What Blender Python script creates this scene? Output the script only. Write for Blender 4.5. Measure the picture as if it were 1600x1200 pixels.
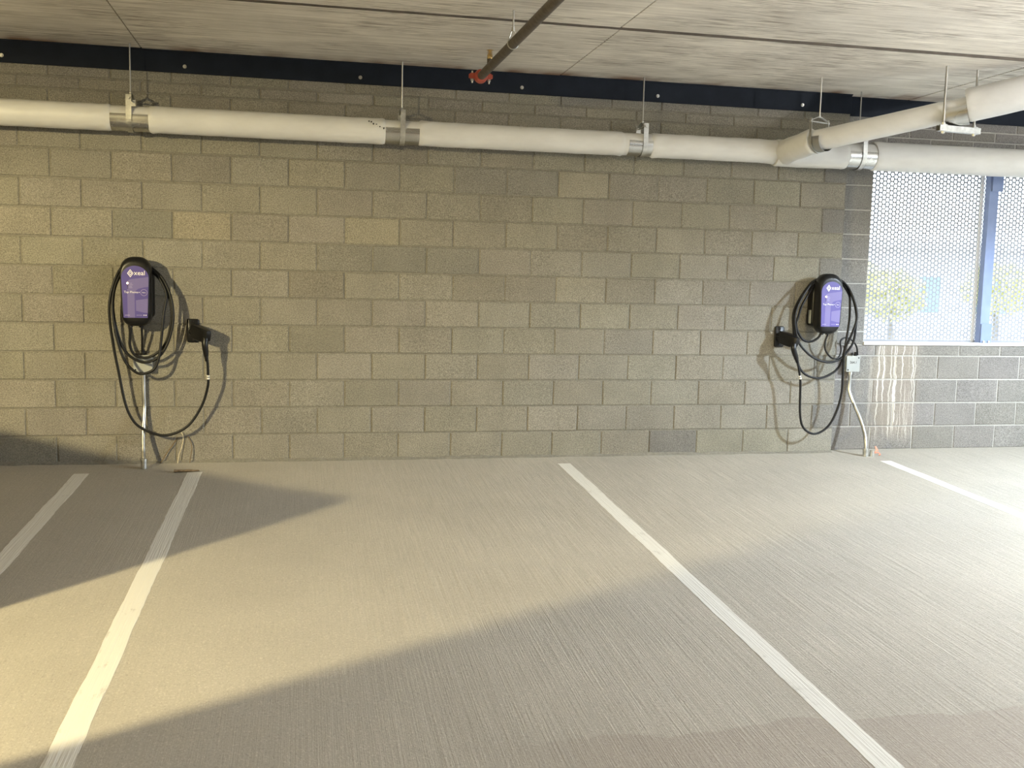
import bpy, bmesh, math, random
from mathutils import Vector, Matrix

for o in list(bpy.data.objects):
    bpy.data.objects.remove(o, do_unlink=True)
scene = bpy.context.scene
COL = scene.collection
random.seed(7)

# ------------------------------------------------------------------ camera
YAW, PITCH, ROLL = 0.2078, -0.1074, 0.0224
CAM = Vector((-0.305, -7.587, 1.416))
fwd = Vector((math.sin(YAW) * math.cos(PITCH), math.cos(YAW) * math.cos(PITCH), math.sin(PITCH)))
rt0 = Vector((math.cos(YAW), -math.sin(YAW), 0.0))
up0 = rt0.cross(fwd)
rt = math.cos(ROLL) * rt0 + math.sin(ROLL) * up0
up = -math.sin(ROLL) * rt0 + math.cos(ROLL) * up0
cd = bpy.data.cameras.new('camera')
cam = bpy.data.objects.new('camera', cd)
COL.objects.link(cam)
cd.sensor_width = 36.0
cd.lens = 1558.0 / 1600.0 * 36.0
cd.clip_start = 0.05
cam.matrix_world = Matrix(((rt.x, up.x, -fwd.x, CAM.x), (rt.y, up.y, -fwd.y, CAM.y), (rt.z, up.z, -fwd.z, CAM.z), (0, 0, 0, 1)))
scene.camera = cam

# ------------------------------------------------------------------ sky, exposure, lamp settings
world = bpy.data.worlds.new('bright_sky')
scene.world = world
world.use_nodes = True
wb = world.node_tree.nodes['Background']
wb.inputs['Color'].default_value = (0.80, 0.90, 1.0, 1)
wb.inputs['Strength'].default_value = 3.8
scene.view_settings.view_transform = 'Standard'
scene.view_settings.look = 'None'
scene.view_settings.gamma = 1.0
scene.view_settings.use_curve_mapping = False
scene.view_settings.exposure = 0.0
LAMP_L = dict(loc=(-4.9, -6.16, 2.74), power=2250, color=(1.0, 0.84, 0.46), radius=0.05, shade=0.020)
LAMP_R = dict(loc=(6.5, -3.3, 2.48), power=1180, color=(0.74, 0.87, 1.0), radius=0.06, shade=0.112)
LAMP_FILL = dict(loc=(2.6, -8.8, 2.62), power=110, color=(1.0, 0.92, 0.80), radius=0.06, shade=0.180)  # fill lamp added behind the viewer to lift the near floor
LAMP_UPFILL = dict(loc=(5.6, -4.6, 2.30), power=720, color=(0.95, 0.94, 0.93), radius=0.06, shade=0.055)   # uplighter bowl added to brighten the right ceiling

SLOPE = 0.045          # the floor rises towards the block wall
CEIL = 2.955
BW, BH = 0.4064, 0.2032
YB = 0.09              # face of the set-back window wall

# ------------------------------------------------------------------ material helpers
def mat(name, color=(.5, .5, .5), rough=.6, metal=0.0, spec=.5):
    m = bpy.data.materials.new(name)
    m.use_nodes = True
    b = m.node_tree.nodes['Principled BSDF']
    b.inputs['Base Color'].default_value = (*color, 1)
    b.inputs['Roughness'].default_value = rough
    b.inputs['Metallic'].default_value = metal
    b.inputs['Specular IOR Level'].default_value = spec
    return m

class G:
    """small node graph writer"""
    def __init__(s, m):
        s.t = m.node_tree
        s.b = s.t.nodes['Principled BSDF']
    def n(s, kind, **kw):
        nd = s.t.nodes.new(kind)
        for k, v in kw.items():
            setattr(nd, k, v)
        return nd
    def link(s, a, b):
        s.t.links.new(a, b)
    def pos(s, scale=(1, 1, 1)):
        g = s.n('ShaderNodeNewGeometry')
        v = s.n('ShaderNodeVectorMath', operation='MULTIPLY')
        s.link(g.outputs['Position'], v.inputs[0])
        v.inputs[1].default_value = scale
        return v.outputs[0]
    def noise(s, vec, scale=1.0, detail=3.0, rough=.55):
        nd = s.n('ShaderNodeTexNoise')
        nd.inputs['Scale'].default_value = scale
        nd.inputs['Detail'].default_value = detail
        nd.inputs['Roughness'].default_value = rough
        s.link(vec, nd.inputs['Vector'])
        return nd.outputs['Fac']
    def ramp(s, fac, stops, interp='LINEAR'):
        r = s.n('ShaderNodeValToRGB')
        e = r.color_ramp.elements
        r.color_ramp.interpolation = interp
        while len(e) < len(stops):
            e.new(.5)
        for k, (p, c) in enumerate(stops):
            e[k].position = p
            e[k].color = (c, c, c, 1) if not isinstance(c, tuple) else (*c, 1)
        s.link(fac, r.inputs[0])
        return r.outputs[0]
    def mix(s, fac, a, b, mode='MIX'):
        m = s.n('ShaderNodeMix', data_type='RGBA', blend_type=mode)
        for v, i in ((fac, 0), (a, 6), (b, 7)):
            if isinstance(v, (int, float)):
                m.inputs[i].default_value = v if i == 0 else (v, v, v, 1)
            elif isinstance(v, tuple):
                m.inputs[i].default_value = (*v, 1)
            else:
                s.link(v, m.inputs[i])
        return m.outputs[2]
    def math(s, op, a, b=0.0, c=None):
        m = s.n('ShaderNodeMath', operation=op)
        for i, v in enumerate((a, b, c)):
            if v is None:
                continue
            if isinstance(v, (int, float)):
                m.inputs[i].default_value = v
            else:
                s.link(v, m.inputs[i])
        return m.outputs[0]
    def xyz(s):
        g = s.n('ShaderNodeNewGeometry')
        x = s.n('ShaderNodeSeparateXYZ')
        s.link(g.outputs['Position'], x.inputs[0])
        return x.outputs
    def bump(s, h, dist=.002, strength=.6, normal=None):
        b = s.n('ShaderNodeBump')
        b.inputs['Distance'].default_value = dist
        b.inputs['Strength'].default_value = strength
        s.link(h, b.inputs['Height'])
        if normal is not None:
            s.link(normal, b.inputs['Normal'])
        return b.outputs[0]
    def base(s, c): s.link(c, s.b.inputs['Base Color'])
    def rough(s, c): s.link(c, s.b.inputs['Roughness'])
    def normal(s, c): s.link(c, s.b.inputs['Normal'])

def m_block(name, drips=False):
    m = mat(name, rough=.88, spec=.25)
    g = G(m)
    oi = g.n('ShaderNodeObjectInfo')
    fine = g.noise(g.pos(), 135, 2.5, .75)
    mid = g.noise(g.pos(), 45, 3.0, .6)
    big = g.noise(g.pos(), 3.2, 4.0, .6)
    c = g.mix(g.ramp(fine, [(.30, 0.0), (.62, 1.0)]), (.118, .110, .090), (.318, .299, .252))
    fleck = g.ramp(fine, [(.62, 0.0), (.72, 1.0)])
    c = g.mix(g.math('MULTIPLY', fleck, .6), c, (.44, .42, .365))
    pit = g.ramp(g.noise(g.pos((1, 1, 1.15)), 120, 1.0), [(.27, 1.0), (.36, 0.0)])
    c = g.mix(g.math('MULTIPLY', pit, .6), c, (.13, .12, .10))
    c = g.mix(1.0, c, g.ramp(mid, [(.25, .90), (.75, 1.06)]), 'MULTIPLY')
    c = g.mix(1.0, c, g.ramp(big, [(.25, .86), (.75, 1.10)]), 'MULTIPLY')
    c = g.mix(1.0, c, oi.outputs['Color'], 'MULTIPLY')
    if drips:      # lime run-off below the window sill
        x = g.xyz()
        wob = g.math('MULTIPLY', g.math('SUBTRACT', g.noise(g.pos((6, 1, 9)), 1.0, 3), .5), .05)
        xs = g.math('ADD', x[0], wob)
        cv = g.n('ShaderNodeCombineXYZ')
        g.link(g.math('MULTIPLY', xs, 72.0), cv.inputs[0])
        g.link(g.math('MULTIPLY', x[2], .9), cv.inputs[2])
        st = g.ramp(g.noise(cv.outputs[0], 1.0, 2, .6), [(.545, 0.0), (.615, 1.0)])
        a = g.n('ShaderNodeMapRange', interpolation_type='SMOOTHSTEP'); g.link(x[0], a.inputs[0]); a.inputs[1].default_value = 4.38; a.inputs[2].default_value = 4.55
        b = g.n('ShaderNodeMapRange', interpolation_type='SMOOTHSTEP'); g.link(x[0], b.inputs[0]); b.inputs[1].default_value = 4.95; b.inputs[2].default_value = 4.80
        z = g.n('ShaderNodeMapRange', interpolation_type='SMOOTHSTEP'); g.link(x[2], z.inputs[0]); z.inputs[1].default_value = 0.02; z.inputs[2].default_value = 0.22
        zt = g.n('ShaderNodeMapRange'); g.link(x[2], zt.inputs[0]); zt.inputs[1].default_value = 1.0; zt.inputs[2].default_value = 0.90
        f = g.math('MULTIPLY', g.math('MULTIPLY', a.outputs[0], b.outputs[0]), g.math('MULTIPLY', z.outputs[0], zt.outputs[0]))
        c = g.mix(g.math('MULTIPLY', f, .35), c, (.33, .27, .20))
        c = g.mix(g.math('MULTIPLY', g.math('MULTIPLY', f, st), .62), c, (.80, .76, .68))
    g.base(c)
    h = g.math('ADD', g.math('MULTIPLY', fine, .8), g.math('MULTIPLY', pit, -.9))
    g.normal(g.bump(h, .004, .55))
    return m

def m_noise(name, c1, c2, scale=20, rough=.8, dist=.001, metal=0.0, detail=4):
    m = mat(name, rough=rough, metal=metal)
    g = G(m)
    f = g.noise(g.pos(), scale, detail)
    g.base(g.mix(g.ramp(f, [(.3, 0.0), (.7, 1.0)]), c1, c2))
    if dist:
        g.normal(g.bump(f, dist, .5))
    return m

def m_dark(*a):
    m = m_noise(*a)
    m.node_tree.nodes['Principled BSDF'].inputs['Specular IOR Level'].default_value = .30
    return m

def m_navy(*a):
    m = m_noise(*a)
    m.node_tree.nodes['Principled BSDF'].inputs['Specular IOR Level'].default_value = .18
    return m

def m_floor():
    m = mat('broomed_concrete', rough=.72, spec=.4)
    g = G(m)
    x = g.xyz()
    # broom strokes run at right angles to the wall
    s1 = g.noise(g.pos((120, 2.0, 0)), 1.0, 3, .7)
    s2 = g.noise(g.pos((34, .9, 0)), 1.0, 2, .5)
    grit = g.noise(g.pos((1, .7, 1)), 115, 2.5, .8)
    big = g.noise(g.pos(), 1.1, 5, .6)
    worn = g.ramp(g.noise(g.pos((.55, .35, 0)), 1.0, 2), [(.40, .55), (.58, 1.0)])
    wx = g.n('ShaderNodeMapRange', interpolation_type='SMOOTHSTEP')      # trowelled smoother towards the left stalls
    g.link(g.math('ADD', x[0], g.math('MULTIPLY', big, 1.2)), wx.inputs[0]); wx.inputs[1].default_value = -.2; wx.inputs[2].default_value = 2.0; wx.inputs[3].default_value = .30; wx.inputs[4].default_value = 1.0
    worn = g.math('MULTIPLY', worn, wx.outputs[0])
    c = g.mix(g.mix(worn, .55, g.ramp(s1, [(.30, 0.0), (.62, 1.0)])), (.345, .318, .268), (.475, .442, .382))
    c = g.mix(g.math('MULTIPLY', g.ramp(grit, [(.55, 0.0), (.70, 1.0)]), .55), c, (.64, .605, .535))
    c = g.mix(g.math('MULTIPLY', g.ramp(grit, [(.30, 1.0), (.43, 0.0)]), .6), c, (.25, .235, .21))
    c = g.mix(1.0, c, g.ramp(big, [(.25, .90), (.75, 1.08)]), 'MULTIPLY')
    # old damp stain with a wandering edge
    wob = g.math('MULTIPLY', g.math('SUBTRACT', g.noise(g.pos((1.6, 1.6, 0)), 1.0, 4), .5), .35)
    e = g.math('ADD', x[1], wob)
    edge = g.math('SUBTRACT', -4.36, e)
    inside = g.n('ShaderNodeMapRange', interpolation_type='SMOOTHSTEP')
    g.link(edge, inside.inputs[0]); inside.inputs[1].default_value = -.012; inside.inputs[2].default_value = .012
    xin = g.n('ShaderNodeMapRange', interpolation_type='SMOOTHSTEP')
    g.link(x[0], xin.inputs[0]); xin.inputs[1].default_value = .2; xin.inputs[2].default_value = .9
    c = g.mix(g.math('MULTIPLY', g.math('MULTIPLY', inside.outputs[0], xin.outputs[0]), .30), c, (.26, .20, .165))
    # oily spots
    sp = g.ramp(g.noise(g.pos((2.3, 2.3, 0)), 1.0, 5, .65), [(.70, 0.0), (.78, 1.0)])
    c = g.mix(g.math('MULTIPLY', sp, .30), c, (.19, .165, .13))
    g.base(c)
    h = g.math('ADD', g.math('MULTIPLY', s1, 1.0), g.math('ADD', g.math('MULTIPLY', s2, .7), g.math('MULTIPLY', grit, .7)))
    g.normal(g.bump(g.math('MULTIPLY', h, worn), .010, .55))
    return m

def m_ceiling():
    m = mat('board_marked_concrete', rough=.8, spec=.3)
    g = G(m)
    x = g.xyz()
    st = g.noise(g.pos((1.2, 22, 1)), 1.0, 4, .65)
    big = g.noise(g.pos(), 1.4, 5, .6)
    c = g.mix(g.ramp(st, [(.28, 0.0), (.70, 1.0)]), (.60, .555, .485), (.86, .815, .735))
    c = g.mix(1.0, c, g.ramp(big, [(.25, .74), (.75, 1.14)]), 'MULTIPLY')
    scr = g.ramp(g.noise(g.pos((3.5, 85, 1)), 1.0, 3, .6), [(.515, 0.0), (.575, 1.0)])
    patch = g.ramp(g.noise(g.pos((1.1, 2.2, 1)), 1.0, 3), [(.40, 0.0), (.56, 1.0)])
    c = g.mix(g.math('MULTIPLY', g.math('MULTIPLY', scr, patch), .66), c, (.15, .115, .085))
    # rust bleeding from the steel along the wall
    near = g.n('ShaderNodeMapRange', interpolation_type='SMOOTHSTEP')
    g.link(x[1], near.inputs[0]); near.inputs[1].default_value = -.26; near.inputs[2].default_value = -.02
    rn = g.ramp(g.noise(g.pos((1.7, .5, 1)), 1.0, 3, .6), [(.46, 0.0), (.60, 1.0)])
    c = g.mix(g.math('MULTIPLY', g.math('MULTIPLY', near.outputs[0], rn), .85), c, (.20, .085, .03))
    g.base(c)
    g.normal(g.bump(g.math('SUBTRACT', st, g.math('MULTIPLY', scr, .5)), .004, .5))
    return m

def m_line():
    m = mat('traffic_paint', rough=.6)
    g = G(m)
    s1 = g.noise(g.pos((95, 1.6, 0)), 1.0, 3, .65)
    wear = g.noise(g.pos((9, 6, 0)), 1.0, 5, .7)
    w = g.ramp(g.math('ADD', g.math('MULTIPLY', s1, .35), g.math('MULTIPLY', wear, .75)), [(.40, 1.0), (.47, 0.0)])
    g.base(g.mix(g.math('MULTIPLY', w, .65), (.74, .725, .675), (.50, .475, .43)))
    g.normal(g.bump(s1, .008, .5))
    return m

def m_jacket():
    m = mat('white_pipe_jacket', rough=.42, spec=.45)
    g = G(m)
    w = g.noise(g.pos((9, 5, 5)), 1.0, 4, .6)
    d = g.noise(g.pos((3, 8, 8)), 1.0, 4, .6)
    g.base(g.mix(g.ramp(d, [(.35, 0.0), (.7, 1.0)]), (.65, .642, .62), (.73, .725, .705)))
    g.normal(g.bump(w, .008, .35))
    return m

def m_metal(name, c=(.62, .62, .60), rough=.35, streak=(1, 1, 1), scale=30):
    m = mat(name, c, rough, 1.0)
    g = G(m)
    f = g.noise(g.pos(streak), scale, 3)
    g.base(g.mix(g.ramp(f, [(.3, 0.0), (.7, 1.0)]), tuple(v * .78 for v in c), tuple(min(1, v * 1.1) for v in c)))
    g.rough(g.ramp(f, [(.2, max(.05, rough - .1)), (.8, min(1, rough + .12))]))
    return m

def m_emit(name, c, s):
    m = mat(name, c)
    b = m.node_tree.nodes['Principled BSDF']
    b.inputs['Emission Color'].default_value = (*c, 1)
    b.inputs['Emission Strength'].default_value = s
    return m

M = dict(
    block=m_block('concrete_block'), block_b=m_block('concrete_block_limed', True),
    mortar=m_noise('mortar', (.155, .145, .118), (.235, .22, .182), 60, .95, .002),
    mortar_b=m_noise('mortar_light', (.34, .33, .30), (.44, .425, .39), 60, .95, .002),
    floor=m_floor(), ceiling=m_ceiling(), line=m_line(), jacket=m_jacket(),
    plain=m_noise('plain_concrete', (.20, .185, .16), (.27, .25, .22), 4, .85, .002),
    navy=m_navy('navy_painted_steel', (.006, .0095, .017), (.010, .0145, .024), 9, .65, .0006),
    galv=m_metal('galvanised_steel', (.60, .60, .57), .38), rod=m_metal('threaded_rod_steel', (.48, .47, .44), .42, (1, 1, 40), 20),
    saddle=m_metal('bright_saddle_sheet', (.60, .60, .58), .27, (1, 1, 1), 3),
    conduit=m_metal('conduit_steel', (.52, .52, .50), .34, (8, 8, 1), 8),
    black=m_dark('black_plastic', (.006, .006, .0065), (.009, .009, .0095), 60, .34, .0003),
    rubber=m_dark('black_cable_rubber', (.006, .006, .0065), (.010, .010, .0105), 80, .46, .0002),
    purple=m_noise('purple_face', (.092, .076, .275), (.100, .082, .288), 3, .24, 0),
    purple2=m_noise('pale_purple_print', (.158, .136, .335), (.168, .145, .345), 3, .24, 0),
    print=m_noise('white_print', (.82, .80, .86), (.86, .84, .90), 5, .4, 0),
    dim=m_noise('lilac_print', (.34, .30, .52), (.36, .32, .54), 5, .4, 0),
    led=m_emit('amber_led', (1.0, .62, .25), 14.0), dot=mat('dark_led', (.01, .01, .012), .2),
    iron=m_noise('black_iron_pipe', (.055, .045, .036), (.115, .095, .075), 35, .55, .0008),
    red=m_noise('red_coupling_paint', (.34, .055, .035), (.42, .085, .05), 30, .5, .0006),
    brass=m_metal('brass', (.62, .45, .20), .3), boxg=m_noise('grey_steel_box', (.31, .32, .30), (.37, .38, .36), 12, .5, .0003),
    sticker=m_noise('grey_rating_label', (.36, .38, .36), (.42, .44, .42), 20, .5, 0),
    marker=mat('black_marker', (.02, .02, .02), .6), white=m_noise('white_tape', (.78, .77, .72), (.84, .83, .78), 15, .5, 0),
    twig=m_noise('dry_brown_stem', (.10, .065, .03), (.20, .14, .07), 60, .8, .0005),
    straw=m_noise('pale_straw', (.52, .44, .28), (.64, .56, .38), 60, .8, .0005),
    seal=m_noise('dark_joint_filler', (.06, .05, .04), (.12, .10, .08), 9, .9, 0),
    wood=m_noise('brown_wood_scrap', (.13, .085, .045), (.27, .20, .12), 40, .8, .001),
    orange=m_noise('orange_tape', (.52, .20, .12), (.62, .30, .21), 25, .5, .0005),
    screen=m_noise('grey_powder_coat', (.20, .21, .23), (.26, .27, .29), 12, .5, .0002),
    post=m_noise('blue_grey_steel_paint', (.17, .225, .40), (.20, .26, .44), 10, .5, .0003),  # dark blue post, its colour raised to include the lens flare
    sill=m_noise('white_sill_paint', (.78, .78, .77), (.84, .84, .83), 8, .6, .0005),
    lens=m_emit('lamp_lens', (1.0, .93, .8), 6.0),
    pave=m_noise('pale_pavement', (.48, .47, .45), (.58, .57, .55), 1.5, .9, 0),
    stucco=m_noise('pale_stucco', (.74, .72, .69), (.80, .78, .75), 3, .9, 0),
    glassb=mat('blue_window_glass', (.30, .46, .60), .1), bark=m_noise('bark', (.32, .29, .25), (.40, .36, .31), 20, .9, 0),
    leaf=m_noise('yellow_green_leaf', (.68, .68, .38), (.80, .77, .46), 3, .7, 0),
)

# ------------------------------------------------------------------ mesh helpers
def mesh_obj(name, verts, faces, m, parent=None, smooth=False, loc=None):
    me = bpy.data.meshes.new(name)
    me.from_pydata([tuple(v) for v in verts], [], faces)
    me.update()
    if smooth:
        for p in me.polygons:
            p.use_smooth = True
    me.materials.append(M[m] if isinstance(m, str) else m)
    o = bpy.data.objects.new(name, me)
    COL.objects.link(o)
    if parent:
        o.parent = parent
    if loc:
        o.location = loc
    return o

class MB:
    def __init__(s): s.v = []; s.f = []
    def add(s, v, f):
        n = len(s.v)
        s.v += [Vector(p) for p in v]
        s.f += [tuple(i + n for i in q) for q in f]
        return s
    def box(s, a, b):
        (x0, y0, z0), (x1, y1, z1) = a, b
        v = [(x0, y0, z0), (x1, y0, z0), (x1, y1, z0), (x0, y1, z0), (x0, y0, z1), (x1, y0, z1), (x1, y1, z1), (x0, y1, z1)]
        return s.add(v, [(3, 2, 1, 0), (4, 5, 6, 7), (0, 1, 5, 4), (1, 2, 6, 5), (2, 3, 7, 6), (3, 0, 4, 7)])
    def tube(s, pts, r, n=10, cap=True, flat=None):
        """tube through pts; r is a number or a list; flat=(a,b) scales the two section axes"""
        pts = [Vector(p) for p in pts]
        rs = r if isinstance(r, (list, tuple)) else [r] * len(pts)
        tang = []
        for i in range(len(pts)):
            a = pts[max(0, i - 1)]; b = pts[min(len(pts) - 1, i + 1)]
            tang.append((b - a).normalized())
        t = tang[0]
        ref = Vector((0, 0, 1)) if abs(t.z) < .9 else Vector((1, 0, 0))
        u = (ref - t * ref.dot(t)).normalized()
        v = []
        for i, p in enumerate(pts):
            t = tang[i]
            u = (u - t * u.dot(t)).normalized()
            w = t.cross(u)
            for k in range(n):
                a = 2 * math.pi * k / n
                v.append(p + rs[i] * (math.cos(a) * u * (flat[0] if flat else 1) + math.sin(a) * w * (flat[1] if flat else 1)))
        f = []
        for i in range(len(pts) - 1):
            for k in range(n):
                a = i * n + k; b = i * n + (k + 1) % n
                f.append((a, b, b + n, a + n))
        if cap:
            f.append(tuple(range(n - 1, -1, -1)))
            L = (len(pts) - 1) * n
            f.append(tuple(range(L, L + n)))
        return s.add(v, f)
    def loft(s, rings, cap=True):
        n = len(rings[0])
        v = [p for r in rings for p in r]
        f = []
        for i in range(len(rings) - 1):
            for k in range(n):
                a = i * n + k; b = i * n + (k + 1) % n
                f.append((a, b, b + n, a + n))
        if cap:
            f.append(tuple(range(n - 1, -1, -1)))
            L = (len(rings) - 1) * n
            f.append(tuple(range(L, L + n)))
        return s.add(v, f)
    def build(s, name, m, parent=None, smooth=False, bevel=0.0, loc=None, angle=40):
        o = mesh_obj(name, s.v, s.f, m, parent, smooth, loc)
        bm = bmesh.new(); bm.from_mesh(o.data)
        if bevel:
            bmesh.ops.remove_doubles(bm, verts=bm.verts, dist=1e-5)
            bmesh.ops.bevel(bm, geom=[e for e in bm.edges if len(e.link_faces) == 2 and e.calc_face_angle() > .6], offset=bevel, segments=2, affect='EDGES', profile=.7)
        bmesh.ops.recalc_face_normals(bm, faces=bm.faces)
        bm.to_mesh(o.data); bm.free()
        if smooth:
            o.data.set_sharp_from_angle(angle=math.radians(angle))
        return o

def tag(o, label=None, cat=None, group=None, kind=None):
    if label: o['label'] = label
    if cat: o['category'] = cat
    if group: o['group'] = group
    if kind: o['kind'] = kind
    return o

def empty(name, loc, label=None, cat=None, group=None, kind=None):
    o = bpy.data.objects.new(name, None)
    o.empty_display_size = .05
    COL.objects.link(o)
    o.location = loc
    return tag(o, label, cat, group, kind)

def catmull(P, step=5):
    P = [Vector(p) for p in P]
    out = []
    for i in range(len(P) - 1):
        p0 = P[max(0, i - 1)]; p1 = P[i]; p2 = P[i + 1]; p3 = P[min(len(P) - 1, i + 2)]
        for k in range(step):
            t = k / step
            out.append(.5 * ((2 * p1) + (p2 - p0) * t + (2 * p0 - 5 * p1 + 4 * p2 - p3) * t * t + (3 * p1 - p0 - 3 * p2 + p3) * t ** 3))
    out.append(P[-1])
    return out

def rrect(hw, hh, r, n=6, rb=None, wb=1.0):
    """rounded rectangle (x,z); rb = bottom corner radius, wb = bottom width factor"""
    rb = r if rb is None else rb
    pts = []
    for (sx, sz, rr, a0) in ((1, 1, r, 0), (-1, 1, r, 90), (-1, -1, rb, 180), (1, -1, rb, 270)):
        rr = min(rr, hw, hh)
        for k in range(n + 1):
            a = math.radians(a0 + 90 * k / n)
            x = sx * (hw - rr) + rr * math.cos(a); z = sz * (hh - rr) + rr * math.sin(a)
            t = (hh - z) / (2 * hh)
            pts.append((x * (1 - (1 - wb) * t), z))
    return pts

def text_mesh(name, body, size, m, parent, loc, align='LEFT', rot=(math.pi / 2, 0, 0), depth=.0006, weight=0.0):
    cu = bpy.data.curves.new(name, 'FONT')
    cu.body = body; cu.size = size; cu.align_x = align; cu.align_y = 'CENTER'; cu.extrude = depth; cu.offset = weight
    cu.resolution_u = 3
    tmp = bpy.data.objects.new('tmp_text', cu)
    COL.objects.link(tmp)
    bpy.context.view_layer.update()
    me = bpy.data.meshes.new_from_object(tmp)
    bpy.data.objects.remove(tmp, do_unlink=True)
    bpy.data.curves.remove(cu)
    me.name = name
    me.materials.clear(); me.materials.append(M[m])
    o = bpy.data.objects.new(name, me)
    COL.objects.link(o)
    o.parent = parent; o.location = loc; o.rotation_euler = rot
    return o

def fz(y): return SLOPE * y

# ================================================================== SETTING
# floor: a ramp slab rising towards the wall
fl = MB()
X0, X1, Y0, Y1 = -10.0, 8.4, -15.0, 0.30
fl.add([(X0, Y0, fz(Y0)), (X1, Y0, fz(Y0)), (X1, Y1, fz(Y1) * 0), (X0, Y1, 0), (X0, Y0, -1.2), (X1, Y0, -1.2), (X1, Y1, -1.2), (X0, Y1, -1.2)],
       [(0, 1, 2, 3), (7, 6, 5, 4), (0, 4, 5, 1), (1, 5, 6, 2), (2, 6, 7, 3), (3, 7, 4, 0)])
fl.v[2].z = fl.v[3].z = fz(Y1)
tag(fl.build('floor', 'floor'), 'broom-finished grey concrete parking floor rising to the wall', 'floor', kind='structure')

# ceiling slab with form panels
ce = MB().box((X0, Y0, CEIL + .03), (X1, .4, CEIL + .25)).build('ceiling', 'plain')
tag(ce, 'board-marked concrete ceiling with form joints', 'ceiling', kind='structure')
xs = [-10.0, -7.43, -4.42, -1.41, 1.61, 4.62, 8.4]
ys = [-15.0, -11.4, -8.1, -4.8, -1.50, .4]
for i in range(len(xs) - 1):
    for j in range(len(ys) - 1):
        gx, gy = .0045, .011
        dz = random.uniform(-.002, .002) - (.009 if j == len(ys) - 2 else 0) - (.003 if i % 2 else 0)
        MB().box((xs[i] + gx, ys[j] + gy, CEIL + dz), (xs[i + 1] - gx, ys[j + 1] - gy, CEIL + .04)).build('form_panel', 'ceiling', ce, bevel=.004)

for j in range(1, len(ys) - 1):      # dark filler squeezed out of the long form joints
    js = MB(); rr = []
    n = 150
    for i in range(n + 1):
        x = X0 + (X1 - X0) * i / n
        w = .006 + .007 * random.random(); dy = .012 * math.sin(x * .9 + j) + random.uniform(-.003, .003); h = CEIL - .012 - .002 * random.random()
        rr.append([(x, ys[j] + dy - w, CEIL + .01), (x, ys[j] + dy - w * .6, h), (x, ys[j] + dy + w * .6, h), (x, ys[j] + dy + w, CEIL + .01)])
    js.loft(rr).build('joint_filler', 'seal', ce)

# ---- block wall
def block_mesh(w, h, seed, name='block'):
    rnd = random.Random(seed)
    j = .005
    hw, hh = w / 2 - j, h / 2 - j
    b = .005
    v = []
    for (a, c, y) in ((hw, hh, .03), (hw, hh, .0045), (hw - b, hh - b, 0.0)):
        for sx, sz in ((-1, -1), (1, -1), (1, 1), (-1, 1)):
            q = .0016 if y < .02 else 0
            v.append((sx * a + rnd.uniform(-q, q), y + (rnd.uniform(-.0008, .0008) if y == 0 else 0), sz * c + rnd.uniform(-q, q)))
    f = [(8, 9, 10, 11)]
    for r in (0, 4):
        for k in range(4):
            f.append((r + k, r + (k + 1) % 4, r + 4 + (k + 1) % 4, r + 4 + k))
    return v, f

_bm = {}
def block_data(w, h, var, m):
    key = (round(w, 4), round(h, 4), var, m)
    if key not in _bm:
        v, f = block_mesh(w, h, hash((round(w * 1000), round(h * 1000), var)) & 0xffff)
        me = bpy.data.meshes.new('block')
        me.from_pydata(v, [], f)
        me.update()
        me.materials.append(M[m])
        _bm[key] = me
    return _bm[key]

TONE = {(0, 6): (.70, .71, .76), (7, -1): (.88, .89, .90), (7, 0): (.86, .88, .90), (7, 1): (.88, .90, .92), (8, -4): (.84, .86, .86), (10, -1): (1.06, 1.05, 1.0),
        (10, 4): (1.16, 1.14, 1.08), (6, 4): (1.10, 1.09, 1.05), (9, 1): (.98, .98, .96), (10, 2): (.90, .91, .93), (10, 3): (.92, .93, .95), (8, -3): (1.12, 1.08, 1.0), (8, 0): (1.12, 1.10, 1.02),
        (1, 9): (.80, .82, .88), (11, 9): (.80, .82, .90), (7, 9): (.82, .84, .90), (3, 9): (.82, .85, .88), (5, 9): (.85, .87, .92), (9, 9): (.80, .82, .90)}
def put_block(x0, x1, z0, z1, y, parent, m, key=None):
    o = bpy.data.objects.new('block', block_data(x1 - x0, z1 - z0, random.randrange(5), m))
    COL.objects.link(o)
    o.parent = parent
    o.location = ((x0 + x1) / 2, y + random.uniform(-.0015, .0015), (z0 + z1) / 2)
    o.rotation_euler = (random.uniform(-.003, .003), random.uniform(-.002, .002), random.uniform(-.003, .003))
    t = random.gauss(.99, .042)
    c = (t, t * random.uniform(.985, 1.01), t * random.uniform(.96, 1.02))
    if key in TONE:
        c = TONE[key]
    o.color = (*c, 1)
    return o

courses = [(k * BH, (k + 1) * BH) for k in range(13)] + [(2.6416, 2.724), (2.724, 2.825), (2.825, CEIL)]
wallA = MB().box((-10.0, .0065, -.5), (10 * BW, .20, CEIL + .1)).build('wall_back', 'mortar')
tag(wallA, 'grey-beige concrete block wall behind the two chargers', 'wall', kind='structure')
for k, (z0, z1) in enumerate(courses[:15]):
    i = -7 if k % 2 == 0 else -6.5
    while i < 10 - 1e-6:
        e = min(i + 1, 10)
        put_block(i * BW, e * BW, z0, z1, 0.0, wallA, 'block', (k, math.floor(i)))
        i = e
# the same wall goes on to the left, out of the picture
fb = MB()
for k, (z0, z1) in enumerate(courses[:15]):
    i = -24.0 if k % 2 == 0 else -24.5
    end = -7 if k % 2 == 0 else -6.5
    while i < end - 1e-6:
        v, f = block_mesh(BW, z1 - z0, k * 31 + int(i * 2))
        fb.add([(a + (i + .5) * BW, b, c + (z0 + z1) / 2) for a, b, c in v], f)
        i += 1
tag(fb.build('blocks_beyond', 'block', wallA), kind='stuff')
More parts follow.
